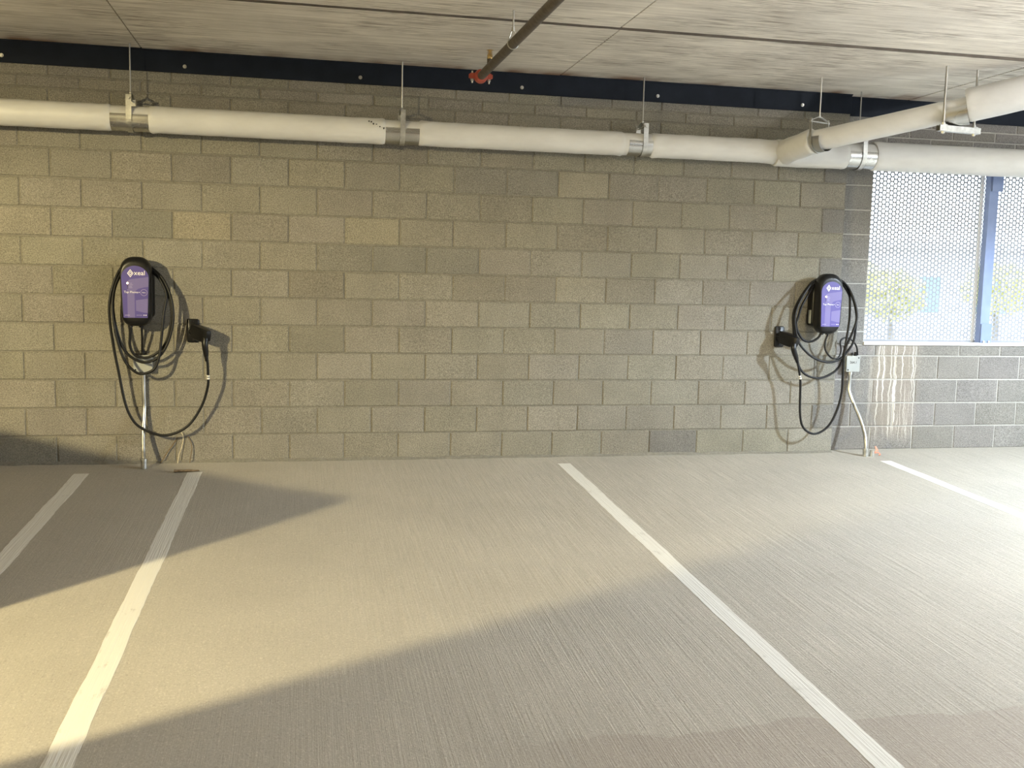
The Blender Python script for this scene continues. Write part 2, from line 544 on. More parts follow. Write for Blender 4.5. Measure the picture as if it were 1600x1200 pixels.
# cement smear along the foot of the wall
sm = MB()
n = 120
ring = []
for i in range(n + 1):
    x = -6 + (10 * BW + 6) * i / n
    d = .018 + .022 * random.random(); h = .010 + .016 * random.random()
    ring.append([(x, .002, h), (x, -.006, h * .8), (x, -d * .6, h * .3 + fz(-d) * .5), (x, -d, fz(-d) - .002), (x, .002, -.01)])
sm.loft(ring)
sm.build('mortar_fillet', 'mortar', wallA)

# ---- window wall, set back
OPX, OPZ0, OPZ1 = 4.362, .905, 12 * BH
wallB = MB()
wallB.box((10 * BW, YB + .0065, -.5), (8.4, YB + .20, OPZ0 - .002))
wallB.box((10 * BW, YB + .0065, OPZ0 - .002), (OPX, YB + .20, OPZ1))
wallB.box((10 * BW, YB + .0065, OPZ1), (8.4, YB + .20, CEIL + .1))
wallB.box((7.95, YB + .0065, OPZ0 - .002), (8.4, YB + .20, OPZ1))
wallB = wallB.build('wall_window', 'mortar_b')
tag(wallB, 'set-back concrete block wall below and around the perforated screens', 'wall', kind='structure')
def row_b(k, z0, z1, x0, x1):
    i = 10 if k % 2 == 0 else 9.5
    while i * BW < x1 - 1e-6:
        a = max(i * BW, x0); b = min((i + 1) * BW, x1)
        if b - a > .03:
            o = put_block(a, b, z0, z1, YB, wallB, 'block_b', None)
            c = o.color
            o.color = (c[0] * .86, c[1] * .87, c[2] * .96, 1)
        i += 1
for k in range(4):
    row_b(k, k * BH, (k + 1) * BH, 10 * BW, 8.4)
row_b(4, 4 * BH, OPZ0, 10 * BW, 8.4)
for k in range(4, 12):
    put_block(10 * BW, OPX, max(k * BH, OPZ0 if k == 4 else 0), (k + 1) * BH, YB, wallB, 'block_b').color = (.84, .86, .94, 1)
for k, (z0, z1) in enumerate(courses[:15]):
    if k >= 12:
        row_b(k, z0, z1, 10 * BW, 8.4)

# sill
tag(MB().box((OPX - .002, YB - .012, OPZ0), (7.95, YB + .20, OPZ0 + .026)).build('trim_1', 'sill', bevel=.004), 'white painted sill under the perforated screens', 'sill', kind='structure')

# ---- garage enclosure out of the picture
tag(MB().box((-10.2, Y0, -1.2), (-10.0, .2, CEIL + .25)).build('wall_left', 'plain'), 'plain concrete wall closing the garage on the left', 'wall', kind='structure')
tag(MB().box((-10.2, Y0 - .2, -1.2), (8.6, Y0, CEIL + .25)).build('wall_front', 'plain'), 'plain concrete wall behind the viewer', 'wall', kind='structure')
rp = MB().box((8.4, Y0, -1.2), (8.6, YB + .2, .60)).box((8.4, Y0, 2.75), (8.6, YB + .2, CEIL + .25))
tag(rp.build('wall_right', 'plain'), 'open garage side with low concrete parapet', 'wall', kind='structure')
tag(MB().box((-3.0, -5.9, -.6), (-2.2, -5.15, CEIL + .04)).build('wall_pier', 'plain', bevel=.02), 'square concrete pier left of the viewer', 'pier', kind='structure')  # unseen block placed so its edge shadows the near floor
d = Vector((-.75, .66, 0)).normalized(); nrm = Vector((-.66, -.75, 0)).normalized() * -.0
a = Vector((-2.5, -3.70, 0)); b = a + d * 4.6; side = Vector((-.66, -.75, 0)).normalized() * .18
pp = MB()
q = [a, b, b + side, a + side]
pp.add([(p.x, p.y, -.6) for p in q] + [(p.x, p.y, 1.375) for p in q], [(3, 2, 1, 0), (4, 5, 6, 7), (0, 1, 5, 4), (1, 2, 6, 5), (2, 3, 7, 6), (3, 0, 4, 7)])
tag(pp.build('wall_parapet', 'plain', bevel=.01), 'angled concrete ramp parapet left of the parking stalls', 'parapet', kind='structure')  # unseen slab, turned and sized to throw the triangular floor shadow

# ================================================================== STEEL LEDGERS
def ledger(name, x0, x1, y, bolts, label):
    r = empty(name, ((x0 + x1) / 2, y, 2.87), label, 'steel beam')
    ox = (x0 + x1) / 2
    mb = MB()
    # angle section: upright leg with a slim top flange
    mb.box((x0 - ox, -.020, -.078), (x1 - ox, -.004, .080))
    mb.build('web', 'navy', r, bevel=.003)
    MB().box((x0 - ox, -.034, .066), (x1 - ox, -.0205, .080)).build('top_lip', 'navy', r, bevel=.003)
    for bx in bolts:
        bo = MB().tube([(bx - ox, -.020, -.032), (bx - ox, -.023, -.032)], .0135, 14).tube([(bx - ox, -.023, -.032), (bx - ox, -.033, -.032)], .0095, 6)
        bo.build('anchor_bolt', 'galv', r)
    return r
ledger('steel_ledger', -10.0, 10 * BW - .004, 0.0, (-3.53, -2.316, -1.122, .106, 1.316, 2.399, 3.625), 'dark navy steel ledger bolted along the top of the block wall')
ledger('steel_ledger', 10 * BW + .03, 8.4, YB, (4.75, 6.2, 7.4), 'short dark ledger above the window wall behind the branch pipe')
for bx, w in ((-1.05, .22), (.28, .24), (1.17, .20)):
    pl = MB().box((bx - w / 2, -.045, CEIL - .012), (bx + w / 2, -.012, CEIL - .001))
    o = pl.build('weld_plate', 'wood', bevel=.003)
    tag(o, {-1.05: 'rusty weld plate on ledger right of the leftmost hanger rod', .28: 'rusty weld plate on ledger left of the middle hanger rod', 1.17: 'rusty weld plate on ledger right of the red coupling'}[bx], 'plate', 'rusty weld plates under the ceiling')

# ================================================================== PARKING LINES
def line(xc, y0, y1, label, dx=0.0, w=.10):
    o = mesh_obj('parking_line', *(lambda m: (m.v, m.f))(MB().box((-w / 2, 0, -.004), (w / 2, y1 - y0, .0012))), 'line')
    # ragged paint edges
    me = o.data
    bm = bmesh.new(); bm.from_mesh(me)
    bmesh.ops.subdivide_edges(bm, edges=[e for e in bm.edges if abs(e.verts[0].co.y - e.verts[1].co.y) > .5], cuts=90, use_grid_fill=True)
    for v in bm.verts:
        v.co.x += random.uniform(-.002, .002) + .003 * math.sin(v.co.y * 7 + xc * 9) * math.sin(v.co.y * 2.3)
    bm.to_mesh(me); bm.free()
    o.location = (xc, y0, fz(y0))
    o.rotation_euler = (math.atan(SLOPE), 0, -math.atan2(dx, y1 - y0))
    tag(o, label, 'parking line', 'painted stall lines')
line(-1.835, -5.6, -.30, 'leftmost white stall line, short piece at the picture edge', .025)
line(-1.095, -5.6, -.31, 'white stall line running from below the left charger', .04)
line(1.637, -5.8, -.24, 'long white stall line crossing the middle of the floor', .03)
line(4.375, -5.8, -.34, 'white stall line starting beside the right conduit', -.02)

# ================================================================== PERFORATED SCREENS
def perforated(name, x0, x1, z0, z1, y, label):
    p = .0387; R = p / math.sqrt(3); cx = 1.5 * R; rh = .0147; th = .003
    me = MB()
    V = []; F = []
    ncol = int((x1 - x0) / cx); nrow = int((z1 - z0) / p)
    hexv = [(R * math.cos(math.radians(60 * k)), R * math.sin(math.radians(60 * k))) for k in range(6)]
    cirv = [(rh * math.cos(math.radians(30 * k)), rh * math.sin(math.radians(30 * k))) for k in range(12)]
    for c in range(ncol):
        for r in range(nrow):
            ox = x0 + R + c * cx; oz = z0 + p * .5 + r * p + (p / 2 if c % 2 else 0)
            n = len(V)
            V += [(ox + a, y, oz + b) for a, b in hexv] + [(ox + a, y, oz + b) for a, b in cirv]
            V += [(ox + a, y + th, oz + b) for a, b in hexv] + [(ox + a, y + th, oz + b) for a, b in cirv]
            for k in range(6):
                h0, h1 = k, (k + 1) % 6
                c0, c1, c2 = 6 + 2 * k, 6 + (2 * k + 1) % 12, 6 + (2 * k + 2) % 12
                F.append((n + h0, n + h1, n + c2, n + c1, n + c0))
                F.append((n + 18 + c0, n + 18 + c1, n + 18 + c2, n + 18 + h1, n + 18 + h0))
            for k in range(12):
                a = n + 6 + k; b = n + 6 + (k + 1) % 12
                F.append((a, b, b + 18, a + 18))
    r = empty(name, (x0, y, z0), label, 'screen', 'perforated screens in the opening')
    o = mesh_obj('perforated_sheet', [(a - x0, b - y, c - z0) for a, b, c in V], F, 'screen', r)
    W = ncol * cx + R * .5; H = nrow * p
    MB().box((W - .004, -.006, 0), (W + .022, .030, H)).build('side_flange', 'sill', r)
    MB().box((-.004, -.002, -.018), (W, .030, .012)).build('bottom_rail', 'screen', r)
    return x0 + W + .022
YS = YB + .085
px = 4.30
names = ['perforated metal screen between the block pier and the blue-grey post', 'perforated metal screen right of the blue-grey post', 'third perforated screen, mostly beyond the picture edge', 'fourth perforated screen, beyond the picture edge']
for k in range(3):
    px2 = perforated('perforated_screen', px, px + 1.17, OPZ0 + .03, OPZ1 + .03, YS, names[k])
    # post in front of the sheet joint
    if k < 2:
        X = px2 - .006
        po = empty('steel_post', (X + .048, YB + .03, OPZ0 + .026), ['blue-grey steel post between the two perforated screens', 'second steel post, right of the picture edge', 'third steel post, right of the picture edge'][k], 'post', 'posts of the screen opening')
        H = OPZ1 - OPZ0 - .03
        MB().box((-.045, -.03, 0), (.045, .03, H)).build('shaft', 'post', po, bevel=.004)
        MB().box((-.040, -.044, .0), (.062, -.0305, .165)).build('base_bracket', 'post', po, bevel=.003)
        MB().box((-.030, -.044, H - .20), (.075, -.0305, H - .002)).build('head_bracket', 'post', po, bevel=.003)
        for s in (-.015, .035):
            MB().tube([(s, -.0445, .012), (s, -.054, .012)], .010, 8).build('bolt', 'galv', po)
    px = px2 + .004

# ================================================================== OUTSIDE
tag(MB().box((-14, .45, -.7), (40, 45, -.5)).box((8.65, -20, -.7), (40, .45, -.5)).build('outside_pavement', 'pave'), 'pale pavement outside the garage', 'pavement', kind='structure')
bd = empty('building', (17.0, 24.0, -.5), 'pale stucco building across the street behind the screens', 'building')
MB().box((-9, 0, 0), (9, 8, 3.2)).build('facade', 'stucco', bd)
MB().box((-9.2, -.3, 3.2), (9.2, 8.2, 3.45)).build('roof_edge', 'sill', bd)
for wx in (-7.2, -4.4, -1.6, 1.2, 4.0, 6.8):
    w = MB().box((wx - .8, -.05, .9), (wx + .8, -.003, 2.3)).build('window', 'sill', bd)
    MB().box((wx - .72, -.07, .98), (wx + .72, -.052, 2.22)).build('pane', 'glassb', w)
def tree(x, y, h, cr, label, seed):
    rnd = random.Random(seed)
    t = empty('street_tree', (x, y, -.5), label, 'tree', 'street trees outside')
    MB().tube([(0, 0, 0), (.03, .02, h * .4), (-.02, .03, h * .8)], [.09, .07, .03], 8).build('trunk', 'bark', t, True)
    V = []; F = []
    for k in range(1500):
        a = Vector((rnd.gauss(0, 1), rnd.gauss(0, 1), rnd.gauss(0, 1))).normalized() * cr * rnd.random() ** .4
        c = Vector((0, 0, h * .85)) + Vector((a.x, a.y, a.z * .8))
        u = Vector((rnd.gauss(0, 1), rnd.gauss(0, 1), rnd.gauss(0, 1))).normalized() * .07
        w = Vector((rnd.gauss(0, 1), rnd.gauss(0, 1), rnd.gauss(0, 1))).normalized() * .045
        n = len(V)
        V += [c - u, c - w, c + u, c + w]; F.append((n, n + 1, n + 2, n + 3))
    tag(mesh_obj('foliage', V, F, 'leaf', t), kind='stuff')
tree(9.3, 9.0, 2.2, .75, 'small yellow-green tree seen through left part of the first screen', 1)
tree(11.9, 11.5, 2.0, .7, 'small yellow-green tree seen through middle of the first screen', 2)
tree(15.2, 12.5, 2.2, .8, 'small yellow-green tree seen through the second screen', 3)

# ================================================================== PIPES
PY, PZ, PR = -.157, 2.440, .0895
def jacket(mb_rings_axis, r, name, parent, m='jacket', seed=0, wr=.0034, lip0=True, lip1=True, n=30, step=.018):
    """wrinkled insulation jacket along a list of axis points"""
    rnd = random.Random(seed)
    pts = [Vector(p) for p in mb_rings_axis]
    # resample
    seg = []
    for a, b in zip(pts[:-1], pts[1:]):
        k = max(1, int((b - a).length / step))
        seg += [a.lerp(b, i / k) for i in range(k)]
    seg.append(pts[-1])
    N = len(seg)
    ph = [rnd.uniform(0, 6.28) for _ in range(8)]
    mb = MB()
    rings = []
    t0 = None
    u = None
    for i, p in enumerate(seg):
        t = (seg[min(N - 1, i + 1)] - seg[max(0, i - 1)]).normalized()
        if u is None:
            u = Vector((0, 0, 1))
        u = (u - t * u.dot(t)).normalized()
        w = t.cross(u)
        dist = min(i, N - 1 - i) * step
        e = math.exp(-dist / .07)
        base = r
        if (lip0 and i == 0) or (lip1 and i == N - 1):
            base = r * .955
        elif (lip0 and i == 1) or (lip1 and i == N - 2):
            base = r * 1.004
        ring = []
        for k in range(n):
            a = 2 * math.pi * k / n
            s = i * step
            wv = wr * (.25 + 1.6 * e) * (math.sin(3 * a + 9 * s + ph[0]) * math.sin(23 * s + ph[1]) + .7 * math.sin(7 * a + ph[2] + 31 * s) * math.sin(14 * s + ph[3]) + .5 * e * math.sin(13 * a + ph[4]))
            ring.append(p + (base + wv * (0 if i in (0, N - 1) else 1)) * (math.cos(a) * u + math.sin(a) * w))
        rings.append(ring)
    mb.loft(rings)
    return mb.build(name, m, parent, True, angle=50)

main = empty('insulated_pipe', (0, PY, PZ), 'long white jacketed drain pipe running along the top of the block wall', 'pipe')
hang = [-1.467, .399, 2.236]
spans = [(-8.0, -1.592), (-1.342, .276), (.521, 2.080), (2.300, 3.345)]
for k, (a, b) in enumerate(spans):
    n = max(2, int((b - a) / .4))
    jacket([(a, 0, 0), (b, 0, 0)], PR + (.002 if k % 2 else 0), 'jacket_section', main, seed=k)
for a, b in ((-1.60, -1.334), (.268, .529), (2.072, 2.308)):
    MB().tube([(a, 0, 0), (b, 0, 0)], PR - .0055, 30).build('inner_jacket', 'jacket', main, True)
# seams (tape bands) on the jacket
for x in (2.62, 3.02, -.45, 1.28):
    MB().tube([(x, 0, 0), (x + .012, 0, 0)], PR + .0022, 30, cap=False).build('jacket_seam', 'jacket', main, True)
jacket([(3.335, 0, -.008), (3.55, 0, -.009), (3.945, 0, -.006)], .104, 'fitting_jacket', main, seed=11, wr=.003)
MB().tube([(3.93, 0, -.004), (4.19, 0, -.002)], .1015, 30).build('inner_jacket', 'jacket', main, True)
jacket([(4.178, 0, .004), (8.2, 0, .010)], .1145, 'jacket_section', main, seed=12, wr=.0018)
for x0, w in ((.235, .05),):
    sc = MB()
    rnd = random.Random(5)
    for k in range(7):      # black scuff marks above the middle hanger
        aa = math.radians(38 - k * 5 + rnd.uniform(-3, 3)); x = .155 + k * .017 + rnd.uniform(-.006, .006); R = PR + .0035
        q = lambda da, dx: (x + dx, -R * math.cos(aa + da), R * math.sin(aa + da))
        s = .05 + .05 * rnd.random()
        sc.add([q(-s, -.003), q(-s * .4, .005), q(s, .004), q(s * .5, -.006)], [(0, 1, 2, 3)])
    sc.build('scuff_marks', 'marker', main)

def clevis(x, y, z, r, label, group=None, rot=0.0, width=.036, top=.150, sad=(-.125, .122), rodtop=CEIL):
    """rod, yoke, strap, bolt and saddle; the pipe runs along local x"""
    h = empty('pipe_hanger', (x, y, z), label, 'pipe hanger', group)
    h.rotation_euler = (0, 0, rot)
    R = r + .0035
    MB().tube([(0, 0, top + .012), (0, 0, rodtop - z)], .0052, 8).build('threaded_rod', 'rod', h, True)
    MB().tube([(0, 0, top + .016), (0, 0, top + .026)], .010, 6).build('nut', 'galv', h)
    # lower strap: a U under the pipe
    prof = [(-R - .003, top), (-R - .003, 0)] + [(-(R + .003) * math.cos(math.radians(t)), -(R + .003) * math.sin(math.radians(t))) for t in range(10, 171, 10)] + [(R + .003, 0), (R + .003, top)]
    def strap(prof, w, th, name):
        mb = MB(); rings = []
        for i, (a, c) in enumerate(prof):
            p = Vector((0, a, c))
            t = Vector((0, prof[min(len(prof) - 1, i + 1)][0] - prof[max(0, i - 1)][0], prof[min(len(prof) - 1, i + 1)][1] - prof[max(0, i - 1)][1])).normalized()
            nn = Vector((0, -t.z, t.y))
            rings.append([p + Vector((s * w / 2, 0, 0)) + nn * q * th / 2 for s, q in ((-1, -1), (1, -1), (1, 1), (-1, 1))])
        return mb.loft(rings).build(name, 'galv', h)
    strap(prof, width, .004, 'strap')
    yk = [(-R + .002, top - .035), (-R + .002, top - .012), (-.018, top + .014), (.018, top + .014), (R - .002, top - .012), (R - .002, top - .035)]
    strap(yk, width * .8, .004, 'yoke')
    MB().tube([(0, -R - .016, top - .022), (0, R + .016, top - .022)], .0055, 8).build('cross_bolt', 'galv', h)
    for s in (-1, 1):
        MB().tube([(0, s * (R + .006), top - .022), (0, s * (R + .014), top - .022)], .0115, 6).build('bolt_head', 'galv', h)
    # sheet saddle under the pipe
    sd = MB(); rings = []
    for sx in (sad[0], sad[0] * .5, 0, sad[1] * .5, sad[1]):
        out = [(sx, -(r + .0008) * math.cos(math.radians(t)), (r + .0008) * -math.sin(math.radians(t))) for t in range(-14, 195, 8)]
        inn = [(sx, -(r - .001) * math.cos(math.radians(t)), (r - .001) * -math.sin(math.radians(t))) for t in range(194, -15, -8)]
        rings.append(out + inn)
    sd.loft(rings).build('saddle', 'saddle', h, True)
    return h
g1 = 'clevis hangers along the white pipe'
lab = ['pipe hanger with bright saddle above the left charger', 'pipe hanger with saddle beside the black scuffs on the pipe', 'pipe hanger with saddle right of the sprinkler pipe']
for k, x in enumerate(hang):
    clevis(x, PY, PZ, PR - .004, lab[k], g1)
clevis(4.060, PY, PZ - .003, .1025, 'pipe hanger on thick pipe left of the perforated screen', g1, sad=(-.12, .115), top=.165)

# branch
A = Vector((3.49, -.56, 2.485)); B = Vector((4.243, -1.163, 2.662))
br = empty('insulated_branch_pipe', (3.41, PY, PZ), 'thick white branch pipe rising from the main pipe to the upper right', 'pipe')
O = Vector((3.41, PY, PZ))
elbow = catmull([(3.41, -.17, 2.432), (3.40, -.30, 2.442), (3.425, -.43, 2.458), tuple(A + (A - B) * .03)], 6)
jacket([p - O for p in elbow], .094, 'elbow_jacket', br, seed=21, wr=.004)
dB = (B - A).normalized()
jacket([A - dB * .05 - O, B - dB * .11 - O], .0795, 'jacket_section', br, seed=22, wr=.0012)
MB().tube([B - dB * .13 - O, B + dB * .06 - O], .077, 28).build('inner_jacket', 'jacket', br, True)
UPV = Vector((0, 0, .012))
E2 = B + dB * 1.35
E2.z = 2.812
jacket([B + dB * .045 + UPV - O, B + dB * .5 + UPV + Vector((0, 0, .008)) - O, E2 - O], .117, 'jacket_section', br, seed=23, wr=.0016)
rs = [(z, r) for z, r in ((-.118, .06), (-.112, .095), (-.09, .116), (-.05, .121), (.128, .121))]
MB().loft([[E2 - O + Vector((r * math.cos(2 * math.pi * k / 28), r * math.sin(2 * math.pi * k / 28), z)) for k in range(28)] for z, r in rs]).build('riser_jacket', 'jacket', br, True)
h = clevis(A.x, A.y, A.z, .0885, 'pipe hanger with pointed yoke at the start of the branch pipe', 'hangers of the branch pipe', rot=math.radians(-68), width=.022, top=.155, sad=(-.05, .075))
# trapeze
tz = 2.540
tr = empty('trapeze_hanger', (4.24, -1.163, tz), 'trapeze hanger of strut channel and two rods under the branch pipe', 'pipe hanger', 'hangers of the branch pipe')
ang = math.atan2(.045, .277)
tr.rotation_euler = (0, 0, ang)
ch = MB()
L = .185
ch.box((-L, -.0205, -.041), (L, -.0180, 0)).box((-L, .0180, -.041), (L, .0205, 0)).box((-L, -.0180, -.041), (L, .0180, -.0385)).box((-L, -.0180, -.003), (L, -.011, 0)).box((-L, .011, -.003), (L, .0180, 0))
ch.build('strut_channel', 'galv', tr)
for s in (-.140, .140):
    MB().tube([(s, 0, -.058), (s, 0, CEIL - tz)], .0085, 10).build('threaded_rod', 'rod', tr, True)
    MB().box((s - .020, -.020, .0005), (s + .020, .020, .006)).build('washer', 'galv', tr)
    MB().tube([(s, 0, .006), (s, 0, .018)], .014, 6).build('nut', 'galv', tr)
    MB().tube([(s, 0, -.053), (s, 0, -.0415)], .014, 6).build('nut', 'galv', tr)
sd = MB(); rings = []
w3 = dB.cross(Vector((0, 0, 1))).normalized(); u3 = w3.cross(dB)
for k in range(4):
    p = B + dB * (-.115 + .165 * k / 3) - Vector((0, 0, .020))
    rings.append([p + (.100) * (math.cos(math.radians(t)) * w3 - math.sin(math.radians(t)) * u3) for t in range(-15, 196, 10)] + [p + (.098) * (math.cos(math.radians(t)) * w3 - math.sin(math.radians(t)) * u3) for t in range(195, -16, -10)])
so = sd.loft(rings)
so.v = [v - O for v in so.v]
so.build('saddle', 'saddle', br, True)

# ---- sprinkler pipe
SX, SY, SZ = .877, -.75, 2.762
sp = empty('sprinkler_pipe', (SX, SY, SZ), 'dark iron sprinkler pipe with red end coupling under the ceiling', 'pipe')
MB().tube([(0, .03, 0), (.031, -2.0, .002), (.126, -8.2, .01)], .0285, 18).build('pipe_run', 'iron', sp, True)
cp = MB()
rings = []
for y, r in ((.062, .030), (.060, .041), (.040, .046), (.012, .046), (-.008, .041), (-.010, .030)):
    rings.append([(r * math.cos(2 * math.pi * k / 22), y, r * math.sin(2 * math.pi * k / 22)) for k in range(22)])
cp.loft(rings)
for s in (-1, 1):
    cp.box((s * .055 - .016, .008, -.018), (s * .055 + .016, .044, .018))
    cp.box((s * .074 - .006, .008, -.012), (s * .074 + .006, .044, .012))
cpl = cp.build('grooved_coupling', 'red', sp, True)
for s in (-1, 1):
    MB().tube([(s * .058, .026, -.046), (s * .058, .026, .034)], .0058, 8).build('bolt', 'galv', cpl)
    MB().tube([(s * .058, .026, -.032), (s * .058, .026, -.019)], .0115, 6).build('nut', 'galv', cpl)
MB().tube([(0, .062, 0), (0, .088, 0)], .034, 18).build('end_cap', 'iron', sp, True)
MB().tube([(.038, -.10, .018), (.038, -.10, .092)], .0185, 14).build('riser_nipple', 'iron', sp, True)
hd = MB()
prof = [(.092, .0200), (.099, .0205), (.100, .016), (.107, .016), (.108, .0195), (.118, .0180), (.124, .0095), (.138, .0075), (.150, .0065)]
rings = [[(.038 + r * math.cos(2 * math.pi * k / 14), -.10 + r * math.sin(2 * math.pi * k / 14), z) for k in range(14)] for z, r in prof]
hd.loft(rings)
head = hd.build('sprinkler_head', 'brass', sp, True)
df = MB().tube([(.038, -.10, .150), (.038, -.10, .1535)], .006, 10)
for k in range(12):
    a = 2 * math.pi * k / 12
    c, s = math.cos(a), math.sin(a); c2, s2 = math.cos(a + .34), math.sin(a + .34)
    df.add([(.038, -.10, .1535), (.038 + .022 * c, -.10 + .022 * s, .150), (.038 + .022 * c2, -.10 + .022 * s2, .150), (.038, -.10, .1515), (.038 + .022 * c, -.10 + .022 * s, .148), (.038 + .022 * c2, -.10 + .022 * s2, .148)],
           [(0, 1, 2), (5, 4, 3), (1, 4, 5, 2), (0, 3, 4, 1), (2, 5, 3, 0)])
df.build('deflector', 'brass', head)
for s in (-1, 1):
    MB().tube([(.038 + s * .012, -.10, .122), (.038 + s * .013, -.10, .138), (.038 + s * .003, -.10, .150)], .0025, 6).build('frame_arm', 'brass', head)
# band hanger
bh = empty('band_hanger', (.892, -1.72, SZ + .002), 'wire band hanger holding the dark sprinkler pipe', 'pipe hanger')
ringp = [(0.031 * math.sin(math.radians(t)), 0, -.0315 * math.cos(math.radians(t))) for t in range(-125, 126, 12)]
MB().tube([(-.008, 0, .075)] + ringp + [(.008, 0, .075)], .0036, 8).build('band', 'galv', bh, True)
MB().tube([(0, 0, .068), (0, 0, .092)], .0095, 8).build('nut', 'galv', bh)
MB().tube([(0, 0, .09), (0, 0, CEIL - SZ - .004)], .0052, 8).build('threaded_rod', 'rod', bh, True)

# ================================================================== CHARGERS
CABLE_L = [(-1.495, -0.15, 1.015), (-1.503, -0.135, 0.937), (-1.506, -0.125, 0.868), (-1.482, -0.12, 0.809), (-1.422, -0.12, 0.782), (-1.348, -0.12, 0.801), (-1.273, -0.12, 0.874), (-1.233, -0.12, 0.998), (-1.222, -0.12, 1.122), (-1.248, -0.11, 1.244), (-1.296, -0.095, 1.333), (-1.364, -0.07, 1.395), (-1.461, -0.05, 1.433), (-1.537, -0.06, 1.4), (-1.588, -0.1, 1.318), (-1.612, -0.12, 1.206), (-1.608, -0.135, 1.071), (-1.576, -0.14, 0.923), (-1.526, -0.14, 0.815), (-1.424, -0.14, 0.752), (-1.324, -0.14, 0.779), (-1.253, -0.14, 0.88), (-1.212, -0.14, 1.031), (-1.215, -0.135, 1.168), (-1.251, -0.115, 1.289), (-1.31, -0.085, 1.378), (-1.407, -0.062, 1.444), (-1.499, -0.055, 1.451), (-1.568, -0.085, 1.372), (-1.607, -0.12, 1.251), (-1.613, -0.15, 1.117), (-1.589, -0.16, 0.938), (-1.541, -0.16, 0.771), (-1.474, -0.16, 0.689), (-1.414, -0.16, 0.671), (-1.344, -0.16, 0.703), (-1.309, -0.16, 0.781), (-1.29, -0.155, 0.918), (-1.271, -0.15, 1.099), (-1.254, -0.13, 1.226), (-1.291, -0.105, 1.324), (-1.354, -0.075, 1.409), (-1.45, -0.06, 1.465), (-1.544, -0.07, 1.436), (-1.6, -0.1, 1.336), (-1.634, -0.115, 1.205), (-1.641, -0.115, 1.07), (-1.62, -0.11, 0.866), (-1.59, -0.105, 0.684), (-1.552, -0.1, 0.463), (-1.507, -0.1, 0.342), (-1.442, -0.1, 0.272), (-1.316, -0.1, 0.219), (-1.201, -0.105, 0.238), (-1.102, -0.11, 0.308), (-1.019, -0.12, 0.444), (-0.978, -0.14, 0.577), (-0.973, -0.155, 0.662), (-0.976, -0.165, 0.756), (-0.984, -0.17, 0.802)]
CABLE_R = [(3.827, -0.15, 1.027), (3.813, -0.14, 0.979), (3.752, -0.13, 0.941), (3.688, -0.12, 0.955), (3.639, -0.12, 1.018), (3.619, -0.12, 1.08), (3.632, -0.12, 1.137), (3.656, -0.12, 1.221), (3.702, -0.11, 1.299), (3.756, -0.095, 1.377), (3.826, -0.075, 1.441), (3.927, -0.055, 1.469), (4.007, -0.07, 1.445), (4.051, -0.09, 1.388), (4.084, -0.11, 1.321), (4.088, -0.12, 1.253), (4.091, -0.12, 1.122), (4.074, -0.125, 0.98), (4.051, -0.13, 0.843), (4.033, -0.13, 0.764), (3.968, -0.13, 0.69), (3.85, -0.13, 0.642), (3.728, -0.13, 0.668), (3.656, -0.13, 0.741), (3.608, -0.14, 0.883), (3.585, -0.145, 1.039), (3.573, -0.145, 1.153), (3.599, -0.14, 1.236), (3.671, -0.12, 1.34), (3.762, -0.09, 1.429), (3.863, -0.065, 1.483), (3.97, -0.06, 1.486), (4.046, -0.085, 1.425), (4.101, -0.12, 1.322), (4.133, -0.15, 1.177), (4.132, -0.155, 1.056), (4.114, -0.16, 0.941), (4.051, -0.16, 0.846), (3.985, -0.16, 0.793), (3.888, -0.16, 0.776), (3.766, -0.16, 0.813), (3.671, -0.16, 0.885), (3.619, -0.165, 0.953), (3.589, -0.17, 1.041), (3.579, -0.17, 1.128), (3.601, -0.16, 1.221), (3.675, -0.135, 1.34), (3.765, -0.105, 1.43), (3.869, -0.075, 1.494), (3.968, -0.072, 1.491), (4.055, -0.1, 1.409), (4.106, -0.145, 1.291), (4.123, -0.18, 1.152), (4.086, -0.18, 1.01), (4.034, -0.175, 0.873), (4.037, -0.16, 0.693), (4.042, -0.15, 0.522), (4.006, -0.14, 0.356), (3.933, -0.14, 0.233), (3.82, -0.14, 0.181), (3.717, -0.145, 0.236), (3.678, -0.15, 0.364), (3.66, -0.165, 0.598), (3.64, -0.175, 0.693), (3.619, -0.18, 0.767), (3.603, -0.185, 0.803)]
WHIP_L = [(-1.429, -0.11, 1.014), (-1.429, -0.09, 0.935), (-1.433, -0.065, 0.874), (-1.436, -0.05, 0.822)]
WHIP_R = [(3.908, -0.12, 1.01), (3.895, -0.1, 0.935), (3.916, -0.08, 0.865), (3.983, -0.06, 0.805), (4.053, -0.04, 0.799), (4.084, -0.03, 0.862), (4.073, -0.03, 0.937), (4.118, -0.02, 0.969), (4.19, 0.0, 0.952), (4.253, 0.02, 0.897), (4.275, 0.03, 0.821)]
HAND_L = [(-1.089, -0.03, 0.972), (-0.978, -0.17, 0.963), (-0.991, -0.18, 0.885), (-0.984, -0.17, 0.802)]
HAND_R = [(3.518, -0.03, 0.974), (3.583, -0.19, 0.959), (3.565, -0.2, 0.887), (3.603, -0.185, 0.803)]
COND_R = [(4.228, 0.045, 0.673), (4.235, 0.045, 0.575), (4.23, 0.04, 0.51), (4.261, 0.0, 0.406), (4.285, -0.06, 0.305), (4.291, -0.12, 0.205), (4.282, -0.16, 0.115)]

R_CABLE = .0096
def charger_meshes():
    pass

